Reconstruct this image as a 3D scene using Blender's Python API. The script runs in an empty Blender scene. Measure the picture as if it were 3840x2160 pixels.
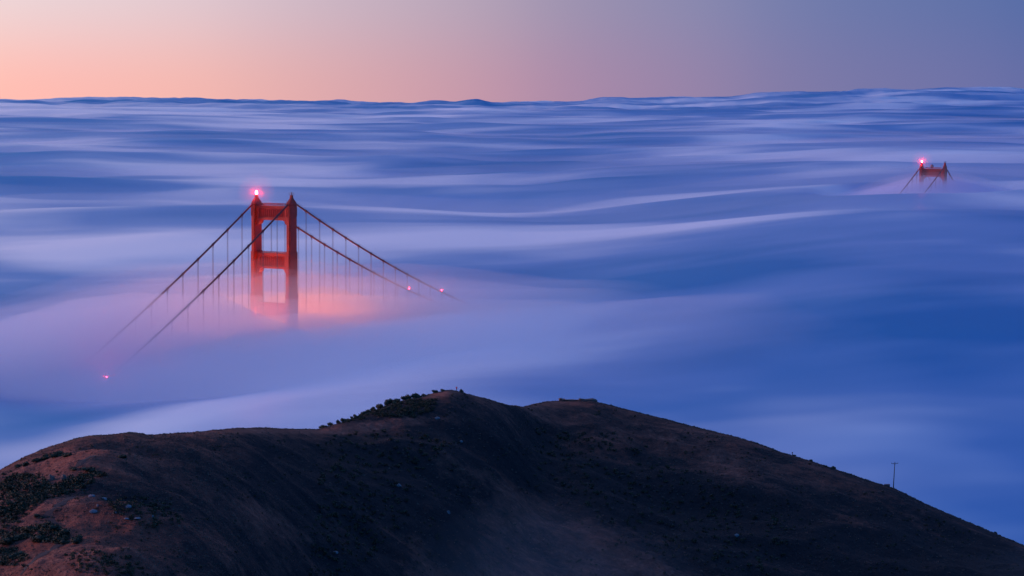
import bpy, bmesh, math, random
import numpy as np
from mathutils import Vector, Matrix
from mathutils.bvhtree import BVHTree
random.seed(7)
C = bpy.context.scene.collection
SC = bpy.context.scene

# ------------------------------------------------------------------ camera
# bridge survey frame: X along the bridge to the far tower, Y across it; scene frame: camera looks along +Y
YAW, PIT, ROLL, F = .5153, -.0776, -.0053, 8363.05
BX, BY, ZC = -1165.15, -835.09, 279.457
fw = Vector((0, math.cos(PIT), math.sin(PIT)))
r0 = Vector((1, 0, 0)); u0 = r0.cross(fw)
c_, s_ = math.cos(ROLL), math.sin(ROLL)
RR = c_*r0 - s_*u0; UU = s_*r0 + c_*u0
cam = bpy.data.objects.new('camera', bpy.data.cameras.new('camera'))
m = Matrix.Identity(4)
for i in range(3):
    m[i][0] = RR[i]; m[i][1] = UU[i]; m[i][2] = -fw[i]
m[2][3] = ZC
cam.matrix_world = m
cam.data.sensor_width = 36; cam.data.lens = 36*F/3840
cam.data.clip_start = 1; cam.data.clip_end = 200000
C.objects.link(cam); SC.camera = cam
CAMP = Vector((0, 0, ZC))

def ray(u, v):
    return (fw + RR*((u-1920)/F) + UU*((1080-v)/F)).normalized()
def azt(u, v):                       # pixel of the 3840x2160 photograph -> azimuth, tangent of elevation
    d = ray(u, v); return math.atan2(d.x, d.y), d.z/math.hypot(d.x, d.y)

# ------------------------------------------------------------------ world, lamp, exposure
def lin(c):
    return tuple(((x/255)/12.92 if x/255 <= .04045 else ((x/255+.055)/1.055)**2.4) for x in c)
W = bpy.data.worlds.new('World'); SC.world = W; W.use_nodes = True
N = W.node_tree.nodes; L = W.node_tree.links; N.clear()
def nd(t, **k):
    n = N.new(t)
    for a, b in k.items(): setattr(n, a, b)
    return n
def wmath(op, a, b=None, c=None, clamp=False):
    n = nd('ShaderNodeMath', operation=op); n.use_clamp = clamp
    for i, x in enumerate((a, b, c)):
        if x is None: continue
        if isinstance(x, (int, float)): n.inputs[i].default_value = x
        else: L.new(x, n.inputs[i])
    return n.outputs[0]
def wramp(fac, pts):
    n = nd('ShaderNodeValToRGB'); e = n.color_ramp.elements
    while len(e) > 1: e.remove(e[-1])
    e[0].position = pts[0][0]; e[0].color = (*pts[0][1], 1)
    for p, c in pts[1:]:
        q = e.new(p); q.color = (*c, 1)
    n.color_ramp.interpolation = 'CARDINAL'
    L.new(fac, n.inputs[0]); return n.outputs[0]
tc = nd('ShaderNodeTexCoord'); sx = nd('ShaderNodeSeparateXYZ'); L.new(tc.outputs['Generated'], sx.inputs[0])
az = wmath('MULTIPLY', wmath('ARCTAN2', sx.outputs[0], sx.outputs[1]), 180/math.pi)     # degrees, 0 = view axis, left negative
el = wmath('MULTIPLY', wmath('ARCSINE', sx.outputs[2]), 180/math.pi)
# azimuth measured from the middle of the dawn glow at -38 deg, folded, 0..1 over 0..180
dg = wmath('ABSOLUTE', wmath('ADD', az, 38)); dg = wmath('MINIMUM', dg, wmath('SUBTRACT', 360, dg))
f = wmath('DIVIDE', dg, 180)
P = lambda d: d/180
low = wramp(f, [(0, (1.25, .62, .42)), (P(25), (1.03, .52, .45)), (P(31), (.84, .45, .43)), (P(38), (.49, .29, .40)), (P(44), (.25, .21, .39)), (P(51), (.13, .155, .38)), (P(80), (.035, .10, .34)), (1, (.02, .08, .30))])
mid = wramp(f, [(0, (.95, .72, .70)), (P(25), (.84, .67, .69)), (P(31), (.68, .53, .60)), (P(38), (.40, .33, .46)), (P(44), (.20, .22, .42)), (P(51), (.09, .15, .385)), (P(80), (.03, .11, .36)), (1, (.015, .08, .32))])
high = wramp(f, [(0, (.46, .44, .76)), (P(50), (.14, .25, .68)), (P(110), (.018, .165, .60)), (1, (.012, .14, .54))])
def wmix(fac, a, b):
    n = nd('ShaderNodeMix', data_type='RGBA'); L.new(fac, n.inputs[0]); L.new(a, n.inputs[6]); L.new(b, n.inputs[7]); return n.outputs[2]
f1 = nd('ShaderNodeMapRange', interpolation_type='SMOOTHSTEP'); f1.inputs[1].default_value = .3; f1.inputs[2].default_value = 3.3; L.new(el, f1.inputs[0])
f2 = nd('ShaderNodeMapRange', interpolation_type='SMOOTHERSTEP'); f2.inputs[1].default_value = 3.2; f2.inputs[2].default_value = 38; L.new(el, f2.inputs[0])
col = wmix(f2.outputs[0], wmix(f1.outputs[0], low, mid), high)
# a faint share of a physical twilight sky on top
sky = nd('ShaderNodeTexSky', sky_type='NISHITA'); sky.sun_disc = False
sky.sun_elevation = math.radians(.5); sky.sun_rotation = math.radians(-38)
b1 = nd('ShaderNodeBackground'); L.new(col, b1.inputs[0]); b1.inputs[1].default_value = 1.0
b2 = nd('ShaderNodeBackground'); L.new(sky.outputs[0], b2.inputs[0]); b2.inputs[1].default_value = .004
ad = nd('ShaderNodeAddShader'); L.new(b1.outputs[0], ad.inputs[0]); L.new(b2.outputs[0], ad.inputs[1])
wo = nd('ShaderNodeOutputWorld'); L.new(ad.outputs[0], wo.inputs[0])
W.cycles.sampling_method = 'MANUAL'; W.cycles.sample_map_resolution = 1024

SUN_AZ, SUN_EL = math.radians(-78), math.radians(5.0)
sun = bpy.data.objects.new('dawn_glow_sun', bpy.data.lights.new('dawn_glow_sun', 'SUN'))
sd = Vector((math.sin(SUN_AZ)*math.cos(SUN_EL), math.cos(SUN_AZ)*math.cos(SUN_EL), math.sin(SUN_EL)))
sun.rotation_euler = sd.to_track_quat('Z', 'Y').to_euler()
sun.data.energy = 2.1; sun.data.angle = math.radians(10); sun.data.color = (1, .54, .58)
C.objects.link(sun)

SC.view_settings.view_transform = 'Standard'; SC.view_settings.look = 'None'
SC.view_settings.exposure = 0; SC.view_settings.gamma = 1; SC.view_settings.use_curve_mapping = False
SC.cycles.max_bounces = 10; SC.cycles.volume_bounces = 8; SC.cycles.diffuse_bounces = 2; SC.cycles.glossy_bounces = 2
SC.cycles.transparent_max_bounces = 12; SC.cycles.sample_clamp_indirect = 4
SC.cycles.use_denoising = True

# ------------------------------------------------------------------ helpers
def tag(o, label=None, cat=None, group=None, kind=None):
    for k, v in (('label', label), ('category', cat), ('group', group), ('kind', kind)):
        if v: o[k] = v
    return o
def link(name, me, mat=None, parent=None, loc=None):
    o = bpy.data.objects.new(name, me); C.objects.link(o)
    if mat and me is not None: me.materials.append(mat)
    if parent is not None: o.parent = parent
    if loc is not None: o.location = loc
    return o
def empty(name, loc=(0, 0, 0), rz=0):
    o = bpy.data.objects.new(name, None); o.location = loc; o.rotation_euler = (0, 0, rz); o.empty_display_size = .5
    C.objects.link(o); return o
def mesh_np(name, V, Q, smooth=False):
    V = np.asarray(V, float); Q = np.asarray(Q, int); k = Q.shape[1]
    me = bpy.data.meshes.new(name)
    me.vertices.add(len(V)); me.vertices.foreach_set('co', V.ravel())
    me.loops.add(Q.size); me.loops.foreach_set('vertex_index', Q.ravel())
    me.polygons.add(len(Q)); me.polygons.foreach_set('loop_start', np.arange(len(Q))*k)
    me.polygons.foreach_set('use_smooth', np.full(len(Q), smooth))
    me.update(calc_edges=True); me.validate(); return me
def bmdone(bm, name, smooth=False):
    bmesh.ops.recalc_face_normals(bm, faces=bm.faces[:])
    me = bpy.data.meshes.new(name); bm.to_mesh(me); bm.free()
    if smooth:
        for p in me.polygons: p.use_smooth = True
    return me
def box(bm, x0, x1, y0, y1, z0, z1, bev=0):
    b = bmesh.new() if bev else bm
    vs = [b.verts.new((x, y, z)) for z in (z0, z1) for x, y in ((x0, y0), (x1, y0), (x1, y1), (x0, y1))]
    for f_ in ((3, 2, 1, 0), (4, 5, 6, 7), (0, 1, 5, 4), (1, 2, 6, 5), (2, 3, 7, 6), (3, 0, 4, 7)): b.faces.new([vs[i] for i in f_])
    if bev:
        bmesh.ops.bevel(b, geom=b.edges[:], offset=bev, segments=2, affect='EDGES', profile=.5)
        t = bpy.data.meshes.new('t'); b.to_mesh(t); b.free(); bm.from_mesh(t); bpy.data.meshes.remove(t)
def tube(bm, pts, rad, n=8, cap=True):
    pts = [Vector(p) for p in pts]; rad = rad if hasattr(rad, '__len__') else [rad]*len(pts)
    rings = []; ref = Vector((0, 0, 1))
    for i, p in enumerate(pts):
        t = (pts[min(i+1, len(pts)-1)] - pts[max(i-1, 0)]).normalized()
        rf = ref if abs(t.dot(ref)) < .95 else Vector((1, 0, 0))
        a = t.cross(rf).normalized(); b = t.cross(a)
        rings.append([bm.verts.new(p + (a*math.cos(k*2*math.pi/n) + b*math.sin(k*2*math.pi/n))*rad[i]) for k in range(n)])
    for A, B in zip(rings, rings[1:]):
        for k in range(n): bm.faces.new((A[k], A[(k+1) % n], B[(k+1) % n], B[k]))
    if cap: bm.faces.new(rings[0][::-1]); bm.faces.new(rings[-1])
def ico(bm, c, r, sub=2, sc=(1, 1, 1)):
    mt = Matrix.Translation(c) @ Matrix.Diagonal((*[r*s for s in sc], 1))
    bmesh.ops.create_icosphere(bm, subdivisions=sub, radius=1, matrix=mt)

_rng = np.random.RandomState(3); _perm = _rng.permutation(256); _perm = np.concatenate([_perm, _perm])
_ga = _rng.rand(256)*2*np.pi; _GX, _GY = np.cos(_ga), np.sin(_ga)
def pn(x, y):                        # 2D gradient noise, about -0.7..0.7
    xi = np.floor(x).astype(int); yi = np.floor(y).astype(int); xf = x-xi; yf = y-yi; xi &= 255; yi &= 255
    u = xf**3*(xf*(xf*6-15)+10); v = yf**3*(yf*(yf*6-15)+10)
    def g(a, b, dx, dy):
        h = _perm[_perm[(xi+a) & 255]+((yi+b) & 255)]; return _GX[h]*dx+_GY[h]*dy
    return (g(0, 0, xf, yf)*(1-u)+g(1, 0, xf-1, yf)*u)*(1-v)+(g(0, 1, xf, yf-1)*(1-u)+g(1, 1, xf-1, yf-1)*u)*v
def fbm(x, y, o=4, g=.5):
    s = 0; a = 1
    for i in range(o): s = s+a*pn(x*2**i+17.3*i, y*2**i-9.1*i); a *= g
    return s
def sst(a, b, x):
    t = np.clip((x-a)/(b-a), 0, 1); return t*t*(3-2*t)

# materials
def mat(name, col=(.5, .5, .5), rough=.6, metal=0, emis=None, es=0, var=0, vscale=1.0):
    m = bpy.data.materials.new(name); m.use_nodes = True; nt = m.node_tree; b = nt.nodes['Principled BSDF']
    b.inputs['Base Color'].default_value = (*col, 1); b.inputs['Roughness'].default_value = rough; b.inputs['Metallic'].default_value = metal
    if emis: b.inputs['Emission Color'].default_value = (*emis, 1); b.inputs['Emission Strength'].default_value = es
    if var:
        t = nt.nodes.new('ShaderNodeTexCoord'); n = nt.nodes.new('ShaderNodeTexNoise'); n.inputs['Scale'].default_value = vscale; n.inputs['Detail'].default_value = 6
        nt.links.new(t.outputs['Object'], n.inputs['Vector'])
        r = nt.nodes.new('ShaderNodeValToRGB'); r.color_ramp.elements[0].position = .3; r.color_ramp.elements[1].position = .7
        r.color_ramp.elements[0].color = (*[c*(1-var) for c in col], 1); r.color_ramp.elements[1].color = (*[min(1, c*(1+var)) for c in col], 1)
        nt.links.new(n.outputs['Fac'], r.inputs[0]); nt.links.new(r.outputs[0], b.inputs['Base Color'])
    return m
def volmat(name, dens, col=(1, 1, 1), aniso=.3):
    m = bpy.data.materials.new(name); m.use_nodes = True; nt = m.node_tree; nt.nodes.clear()
    v = nt.nodes.new('ShaderNodeVolumePrincipled'); v.inputs['Color'].default_value = (*col, 1); v.inputs['Density'].default_value = dens
    v.inputs['Anisotropy'].default_value = aniso
    o = nt.nodes.new('ShaderNodeOutputMaterial'); nt.links.new(v.outputs[0], o.inputs['Volume'])
    m.cycles.homogeneous_volume = True; return m
M = {}
M['paint'] = mat('orange_red_paint', (.56, .040, .012), .5, var=.18, vscale=.12)
M['cable'] = mat('cable_paint', (.17, .03, .028), .6, var=.15, vscale=.4)
M['rope'] = mat('hanger_rope', (.16, .10, .10), .6)
M['metal'] = mat('grey_metal', (.22, .20, .21), .5)
M['wood'] = mat('weathered_wood', (.16, .11, .08), .85, var=.3, vscale=3)
M['rock'] = mat('pale_rock', (.20, .19, .19), .9, var=.35, vscale=1.2)
M['redrock'] = mat('brown_rock', (.20, .12, .09), .9, var=.35, vscale=.8)
M['leaf'] = mat('shrub_leaf', (.045, .052, .022), .8, var=.5, vscale=.6)
M['twig'] = mat('twig', (.05, .035, .025), .9)

# ------------------------------------------------------------------ hill terrain (heightfield around the camera)
SIL = [(0,1762),(89,1714),(179,1677),(283,1644),(343,1632),(432,1629),(470,1622),(514,1622),(560,1631),(641,1625),(745,1619),(820,1611),(894,1605),(984,1604),(1103,1608),(1193,1610),(1237,1597),(1312,1573),(1401,1540),(1468,1514),(1520,1500),(1580,1487),(1625,1474),(1684,1462),(1707,1464),(1759,1479),(1834,1497),(1893,1516),(1960,1526),(1997,1516),(2057,1504),(2097,1503),(2221,1503),(2281,1517),(2385,1544),(2519,1577),(2624,1605),(2758,1637),(2832,1659),(2922,1693),(3041,1729),(3145,1763),(3250,1799),(3350,1830),(3473,1890),(3607,1948),(3727,1998),(3840,2045),(4100,2170),(4600,2330),(5500,2500)]
SIL = [(-2200,2500),(-1200,2250),(-500,2010),(-200,1870)] + SIL
sa = np.array([azt(*p) for p in SIL])
DR = [(-2200,500),(-500,530),(0,640),(343,645),(514,665),(894,715),(1193,755),(1401,785),(1684,800),(1893,808),(2057,880),(2400,880),(2758,845),(3350,810),(3840,800),(5500,780)]
DB = [(-2200,420),(-500,520),(0,500),(300,455),(600,450),(900,520),(1193,610),(1920,690),(2800,715),(3840,730),(5500,700)]
def px2az(u): return azt(u, 1800)[0]
dra = np.array([(px2az(a), b) for a, b in DR]); dba = np.array([(px2az(a), b) for a, b in DB])
bot = np.array([azt(u, 2160) for u in range(-2200, 5600, 200)])
def smooth_interp(x, xp, fp, w):
    return (np.interp(x-w, xp, fp)+np.interp(x-w/2, xp, fp)+np.interp(x, xp, fp)+np.interp(x+w/2, xp, fp)+np.interp(x+w, xp, fp))/5
def hill_z(a, r):
    x = r*np.sin(a); y = r*np.cos(a)
    tr = smooth_interp(a, sa[:, 0], sa[:, 1], .0018)
    Dr = smooth_interp(a, dra[:, 0], dra[:, 1], .008); Db = smooth_interp(a, dba[:, 0], dba[:, 1], .02)
    tb = np.interp(a, bot[:, 0], bot[:, 1]); tb = np.minimum(tb, tr-.004)
    tau = (Dr-r)/(Dr-Db)
    tp = np.clip(tau, 0, 1.0)
    q = tp**1.45
    zf = ZC+r*(tr+(tb-tr)*q)
    zb0 = ZC+Db*tb
    e = np.clip(Db-r, 0, None)
    zf = np.where(tau > 1, zb0-(e*.32*(1-sst(0, 160, e)*.5)), zf)
    # valley floor, then up to the hill the camera stands on
    zf = np.where(tau > 1, np.maximum(zf, 92+0*r), zf)
    up = ZC-1.7-.55*np.clip(r-2, 0, None)*1.0
    zf = np.where(tau > 1, np.maximum(zf, up), zf)
    d = np.clip(r-Dr, 0, None)
    zb = ZC+Dr*tr+tr*d-.42*d*d/(d+45)
    z = np.where(r > Dr, np.maximum(zb, 20), zf)
    # relief: gullies running down to the right, lumps, tussocks
    cr = np.clip(Dr-r, 0, None)
    k = sst(4, 55, cr)*sst(0, 1, (r-60)/200)
    ac = x*.5+y*.87; al = x*.87-y*.5
    g1 = 1-2*np.abs(fbm(ac/62+3.1, al/150, 3))
    g2 = fbm(ac/24, al/42, 3)
    z = z+k*(g1*5.0-3.4)+k*g2*3.0+k*.9*fbm(ac/9+4, al/13, 3)
    k2 = sst(0, 25, cr)*.6+.4
    z = z+k2*(.45*fbm(x/6.5, y/6.5, 3)+.16*fbm(x/1.7, y/1.7, 2))*np.where(r > Dr, .6, 1)*sst(20, 200, r)
    return z
A = np.radians(np.concatenate([np.linspace(-44, -15.6, 60), np.linspace(-15.5, 15.5, 760), np.linspace(15.6, 44, 60)]))
R = np.concatenate([np.linspace(2, 380, 90), np.linspace(382, 560, 150), np.linspace(561, 960, 400), np.linspace(965, 1300, 50)])
AA, RG = np.meshgrid(A, R, indexing='ij'); ZZ = hill_z(AA, RG)
V = np.stack([RG*np.sin(AA), RG*np.cos(AA), ZZ], -1).reshape(-1, 3)
def gridq(na, nr):
    i = np.arange(na-1)[:, None]*nr+np.arange(nr-1)[None]; i = i.ravel()
    return np.stack([i, i+nr, i+nr+1, i+1], 1)
hill_me = mesh_np('hillside', V, gridq(len(A), len(R)), True)
def cover():                         # where scrub is thicker (+) or dry grass and earth dominate (-)
    D = V-np.array([0, 0, ZC]); w_ = np.maximum(D@np.array(fw), 1); px = 1920+F*(D@np.array(RR))/w_; py = 1080-F*(D@np.array(UU))/w_
    t = np.full(len(V), .015)
    for cx, cy, sx_, sy, tl, am in [(200, 1740, 260, 60, -.1, -.10), (260, 2040, 240, 130, 0, -.09), (1400, 1598, 170, 14, -.1, -.25), (930, 1616, 260, 8, 0, -.2), (2050, 1514, 80, 10, 0, -.2), (1660, 1474, 70, 8, -.1, -.2),
        (2080, 1900, 330, 40, .55, -.06), (2350, 2080, 300, 40, .5, -.05), (2900, 1800, 300, 50, .4, -.05), (1020, 1960, 400, 40, .4, -.05), (2650, 1720, 250, 30, .4, -.04),
        (1330, 1900, 200, 260, 0, .12), (3000, 2080, 600, 140, .2, .12), (1700, 1800, 500, 200, 0, .05), (2800, 1900, 700, 150, .3, .05), (900, 1760, 330, 70, 0, .09), (1900, 1700, 300, 70, .3, .07), (600, 1900, 160, 60, .3, .10), (2500, 1950, 250, 60, .4, .10), (3650, 2080, 300, 100, .4, .10), (700, 2140, 400, 60, 0, .08)]:
        dx = (px-cx)/sx_; dy = (py-(cy+tl*(px-cx)))/sy; t += am*np.exp(-.5*(dx*dx+dy*dy))
    return t
ca0 = hill_me.attributes.new('scrub_cover', 'FLOAT', 'POINT'); ca0.data.foreach_set('value', cover().astype(np.float32))
HB = BVHTree.FromPolygons([tuple(v) for v in V], gridq(len(A), len(R)).tolist())
def ground(x, y):
    h = HB.ray_cast(Vector((x, y, 600)), Vector((0, 0, -1)))[0]; return h.z if h else 0
def hit(u, v):                       # where the sight line of a photograph pixel meets the hill
    h = HB.ray_cast(CAMP, ray(u, v)); 
    return h[0]
def crest(u):                        # highest visible hill point in that direction
    for v in range(1380, 2160, 1):
        h = hit(u, v)
        if h: return h
    return None

# hillside material: dry grass, bare red earth and dark scrub in streaks that run down the slope
hm = bpy.data.materials.new('hillside_ground'); hm.use_nodes = True; nt = hm.node_tree; bs = nt.nodes['Principled BSDF']; bs.inputs['Roughness'].default_value = .95
bs.inputs['Specular IOR Level'].default_value = .1
def mnode(nt, t, **k):
    n = nt.nodes.new(t)
    for a, b in k.items(): setattr(n, a, b)
    return n
def noise(nt, scale, detail, vec, rough=.6, dist=0):
    n = mnode(nt, 'ShaderNodeTexNoise'); n.inputs['Scale'].default_value = scale; n.inputs['Detail'].default_value = detail; n.inputs['Roughness'].default_value = rough; n.inputs['Distortion'].default_value = dist
    nt.links.new(vec, n.inputs['Vector']); return n.outputs['Fac']
def ramp(nt, fac, pts):
    n = mnode(nt, 'ShaderNodeValToRGB'); e = n.color_ramp.elements
    while len(e) > 1: e.remove(e[-1])
    e[0].position = pts[0][0]; e[0].color = (*pts[0][1], 1)
    for p, c in pts[1:]: q = e.new(p); q.color = (*c, 1)
    nt.links.new(fac, n.inputs[0]); return n.outputs[0]
def mixc(nt, fac, a, b):
    n = mnode(nt, 'ShaderNodeMix', data_type='RGBA'); nt.links.new(fac, n.inputs[0]); nt.links.new(a, n.inputs[6]); nt.links.new(b, n.inputs[7]); return n.outputs[2]
t = mnode(nt, 'ShaderNodeTexCoord'); m1 = mnode(nt, 'ShaderNodeMapping'); m1.inputs['Rotation'].default_value = (0, 0, math.radians(30))
mp = mnode(nt, 'ShaderNodeMapping'); mp.inputs['Scale'].default_value = (.62, 1, .8)
nt.links.new(t.outputs['Object'], m1.inputs[0]); nt.links.new(m1.outputs[0], mp.inputs[0]); v_ = mp.outputs[0]; vo = t.outputs['Object']
grass = ramp(nt, noise(nt, .7, 10, v_, .78), [(.30, (.13, .048, .036)), (.5, (.25, .098, .070)), (.70, (.44, .20, .13))])
earth = ramp(nt, noise(nt, 1.2, 8, v_, .75), [(.3, (.17, .058, .040)), (.7, (.36, .12, .075))])
scrub = ramp(nt, noise(nt, 1.3, 9, vo, .8), [(.3, (.010, .012, .016)), (.7, (.052, .042, .040))])
e1 = ramp(nt, noise(nt, .030, 8, v_, .66), [(.48, (0, 0, 0)), (.62, (1, 1, 1))])
cvn = mnode(nt, 'ShaderNodeAttribute'); cvn.attribute_name = 'scrub_cover'
am_ = mnode(nt, 'ShaderNodeMath', operation='ADD'); nt.links.new(noise(nt, .055, 13, v_, .80), am_.inputs[0]); nt.links.new(cvn.outputs['Fac'], am_.inputs[1])
s1 = ramp(nt, am_.outputs[0], [(.39, (0, 0, 0)), (.60, (1, 1, 1))])
c1 = mixc(nt, e1, grass, earth); c2 = mixc(nt, s1, c1, scrub)
nt.links.new(c2, bs.inputs['Base Color'])
bp = mnode(nt, 'ShaderNodeBump'); bp.inputs['Strength'].default_value = .9; bp.inputs['Distance'].default_value = 1.6
nt.links.new(noise(nt, .30, 12, v_, .74), bp.inputs['Height']); nt.links.new(bp.outputs[0], bs.inputs['Normal'])
tag(link('hillside', hill_me, hm), kind='structure')

# water of the strait, far below the fog
wm = mat('sea_water', (.01, .025, .04), .12)
bmw = bmesh.new(); vs = [bmw.verts.new((x, y, 0)) for x, y in ((-70000, -70000), (70000, -70000), (70000, 70000), (-70000, 70000))]; bmw.faces.new(vs)
tag(link('water', bmdone(bmw, 'water'), wm), kind='structure')

# ------------------------------------------------------------------ bridge frame
cy_, sy_ = math.cos(YAW), math.sin(YAW)
def B(X, Y, Z):                      # bridge -> scene
    dx, dy = X-BX, Y-BY
    return Vector((dx*sy_-dy*cy_, dx*cy_+dy*sy_, Z))
def Binv(x, y):
    return x*sy_+y*cy_+BX, -x*cy_+y*sy_+BY
BROT = math.atan2(B(1, 0, 0).y-B(0, 0, 0).y, B(1, 0, 0).x-B(0, 0, 0).x)

# ------------------------------------------------------------------ the sea of fog
bd = np.array([(600, 98), (800, 106), (1130, 134), (1400, 147), (1700, 153), (2500, 163), (4000, 180), (8000, 226), (15000, 300), (25000, 396), (27000, 400), (34000, 380), (60000, 100)])
ex = np.array([(600, 0), (1100, 2), (1500, 18), (2500, 40), (4000, 30), (8000, 20), (15000, 50), (25000, 110), (60000, 0)])
def fog_core(a, r, detail=True, nobowl=False):
    x = r*np.sin(a); y = r*np.cos(a); lr = np.log(r)
    def it(t): return (np.interp(lr-.1, np.log(t[:, 0]), t[:, 1])+np.interp(lr, np.log(t[:, 0]), t[:, 1])+np.interp(lr+.1, np.log(t[:, 0]), t[:, 1]))/3
    z = it(bd)+it(ex)*sst(math.radians(0), math.radians(11), a)
    s = 1+r/5000; v = 5000*np.log(s); u = x/s
    wu = u+120*fbm(u/500+5, v/600, 2); wv = v+160*fbm(u/450, v/500+9, 2)
    n = fbm((wu+.35*wv)/430, wv/300, 3, .42)
    n2 = fbm((wu-.2*wv)/160+7, wv/110+3, 2, .4)
    amp = np.interp(lr, np.log([600, 1000, 1500, 2200, 5000, 25000, 40000]), [8, 10, 10, 11, 13, 15, 0])
    z = z+amp*s*(n+.22*n2*sst(1500, 3000, r))
    far = sst(9000, 21000, r)*(1-sst(28000, 32000, r))
    z = z+far*(30*fbm(x/560+2, r/2600, 4, .5)+46*np.clip(fbm(x/1300+8, r/5000+1, 2)-.12, 0, 1))
    for cx, w, h in ((1775, 48, 42), (1440, 60, 14), (2300, 90, 16), (2680, 210, 40), (3130, 200, 34), (3520, 260, 62), (3850, 300, 44), (280, 90, 14), (620, 120, 12), (1010, 90, 10)):
        dx = (np.tan(np.clip(a, -1.2, 1.2))*F+1920-cx)/w; z = z+h*np.exp(-.5*dx*dx-.5*((r-20500)/1500)**2)
    if nobowl: return z
    X, Y = Binv(x, y)
    bowl = np.exp(-(((X-20)/215)**2+((Y+10)/105)**2)**1.15)
    z = z+bowl*(106-z)
    b3 = np.exp(-(((X+185)/135)**2+((Y+50)/120)**2))
    z = z+b3*(np.minimum(z, 123)-z)
    b2 = np.exp(-(((X-1285)/120)**2+((Y)/95)**2)**1.5)
    z = z+b2*(120-z)
    return z
A2 = np.radians(np.concatenate([np.linspace(-180, -20, 60)[:-1], np.linspace(-20, -14.2, 50)[:-1], np.linspace(-14.2, 14.2, 900), np.linspace(14.2, 20, 50)[1:], np.linspace(20, 180, 60)[1:]]))
R2 = np.concatenate([[1, 300, 500], np.exp(np.linspace(math.log(600), math.log(30000), 760)), [36000, 45000, 60000]])
AA, RG = np.meshgrid(A2, R2, indexing='ij'); ZZ = fog_core(AA, np.maximum(RG, 600)); ZZ[:, :3] = 90
V = np.stack([RG*np.sin(AA), RG*np.cos(AA), ZZ], -1).reshape(-1, 3)
fog_me = mesh_np('fog', V, gridq(len(A2), len(R2)), True)
# fog tone: random streaks of density, with lit and shaded bands painted in
def fog_tone_at(a, r):
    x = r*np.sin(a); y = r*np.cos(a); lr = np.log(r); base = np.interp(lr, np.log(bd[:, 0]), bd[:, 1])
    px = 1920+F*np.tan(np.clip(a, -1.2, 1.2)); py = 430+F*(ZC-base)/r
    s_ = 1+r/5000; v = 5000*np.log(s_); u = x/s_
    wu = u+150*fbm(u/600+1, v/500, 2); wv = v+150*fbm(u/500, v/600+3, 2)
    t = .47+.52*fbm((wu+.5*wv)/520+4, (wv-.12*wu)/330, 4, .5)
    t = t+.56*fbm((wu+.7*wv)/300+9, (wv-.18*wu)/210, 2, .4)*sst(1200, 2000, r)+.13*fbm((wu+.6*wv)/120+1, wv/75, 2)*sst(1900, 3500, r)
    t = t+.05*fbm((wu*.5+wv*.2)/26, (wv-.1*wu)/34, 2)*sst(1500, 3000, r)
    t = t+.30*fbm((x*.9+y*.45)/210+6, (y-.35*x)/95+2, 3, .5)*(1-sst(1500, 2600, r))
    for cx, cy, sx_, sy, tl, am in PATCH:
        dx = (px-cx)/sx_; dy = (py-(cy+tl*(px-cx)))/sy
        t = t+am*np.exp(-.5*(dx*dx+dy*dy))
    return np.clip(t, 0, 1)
PATCH = [(90,634,330,30,0,-.42),(640,550,220,20,-.05,-.25),(300,500,200,15,0,-.2),(450,770,330,42,0,-.28),(2130,600,330,42,0,-.45),(2450,700,450,36,-.04,-.4),  # lit streaks (+) and shaded troughs (-) painted into the fog colour
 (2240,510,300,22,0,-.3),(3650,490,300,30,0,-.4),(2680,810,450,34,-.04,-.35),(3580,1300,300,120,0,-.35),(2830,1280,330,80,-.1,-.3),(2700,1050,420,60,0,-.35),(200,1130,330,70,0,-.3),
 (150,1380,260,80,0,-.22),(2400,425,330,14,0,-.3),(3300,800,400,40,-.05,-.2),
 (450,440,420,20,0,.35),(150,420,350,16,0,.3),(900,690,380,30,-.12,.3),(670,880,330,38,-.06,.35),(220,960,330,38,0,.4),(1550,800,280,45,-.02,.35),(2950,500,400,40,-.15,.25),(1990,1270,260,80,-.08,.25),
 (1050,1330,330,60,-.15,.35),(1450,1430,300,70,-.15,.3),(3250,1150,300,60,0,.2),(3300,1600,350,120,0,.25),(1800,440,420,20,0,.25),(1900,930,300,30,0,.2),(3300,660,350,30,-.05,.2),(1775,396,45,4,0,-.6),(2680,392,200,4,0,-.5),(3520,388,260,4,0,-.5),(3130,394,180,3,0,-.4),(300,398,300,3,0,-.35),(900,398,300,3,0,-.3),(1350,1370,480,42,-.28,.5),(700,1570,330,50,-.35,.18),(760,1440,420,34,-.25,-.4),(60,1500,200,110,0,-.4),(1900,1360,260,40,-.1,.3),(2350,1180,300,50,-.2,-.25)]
th = fog_tone_at(AA, np.maximum(RG, 600)).ravel()
fa = fog_me.attributes.new('fog_tone', 'FLOAT', 'POINT'); fa.data.foreach_set('value', th.astype(np.float32))
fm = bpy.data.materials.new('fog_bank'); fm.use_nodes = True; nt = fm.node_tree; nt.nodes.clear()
at = mnode(nt, 'ShaderNodeAttribute'); at.attribute_name = 'fog_tone'
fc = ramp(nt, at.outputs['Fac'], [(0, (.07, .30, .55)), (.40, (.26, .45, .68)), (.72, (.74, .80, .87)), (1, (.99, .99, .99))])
df = mnode(nt, 'ShaderNodeBsdfDiffuse'); nt.links.new(fc, df.inputs[0])
gl = mnode(nt, 'ShaderNodeBsdfGlossy'); gl.inputs['Roughness'].default_value = .38; nt.links.new(fc, gl.inputs[0])
mx = mnode(nt, 'ShaderNodeMixShader'); mx.inputs[0].default_value = .46
nt.links.new(df.outputs[0], mx.inputs[1]); nt.links.new(gl.outputs[0], mx.inputs[2])
o_ = mnode(nt, 'ShaderNodeOutputMaterial'); nt.links.new(mx.outputs[0], o_.inputs[0])
tag(link('fog', fog_me, fm), kind='stuff')

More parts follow.
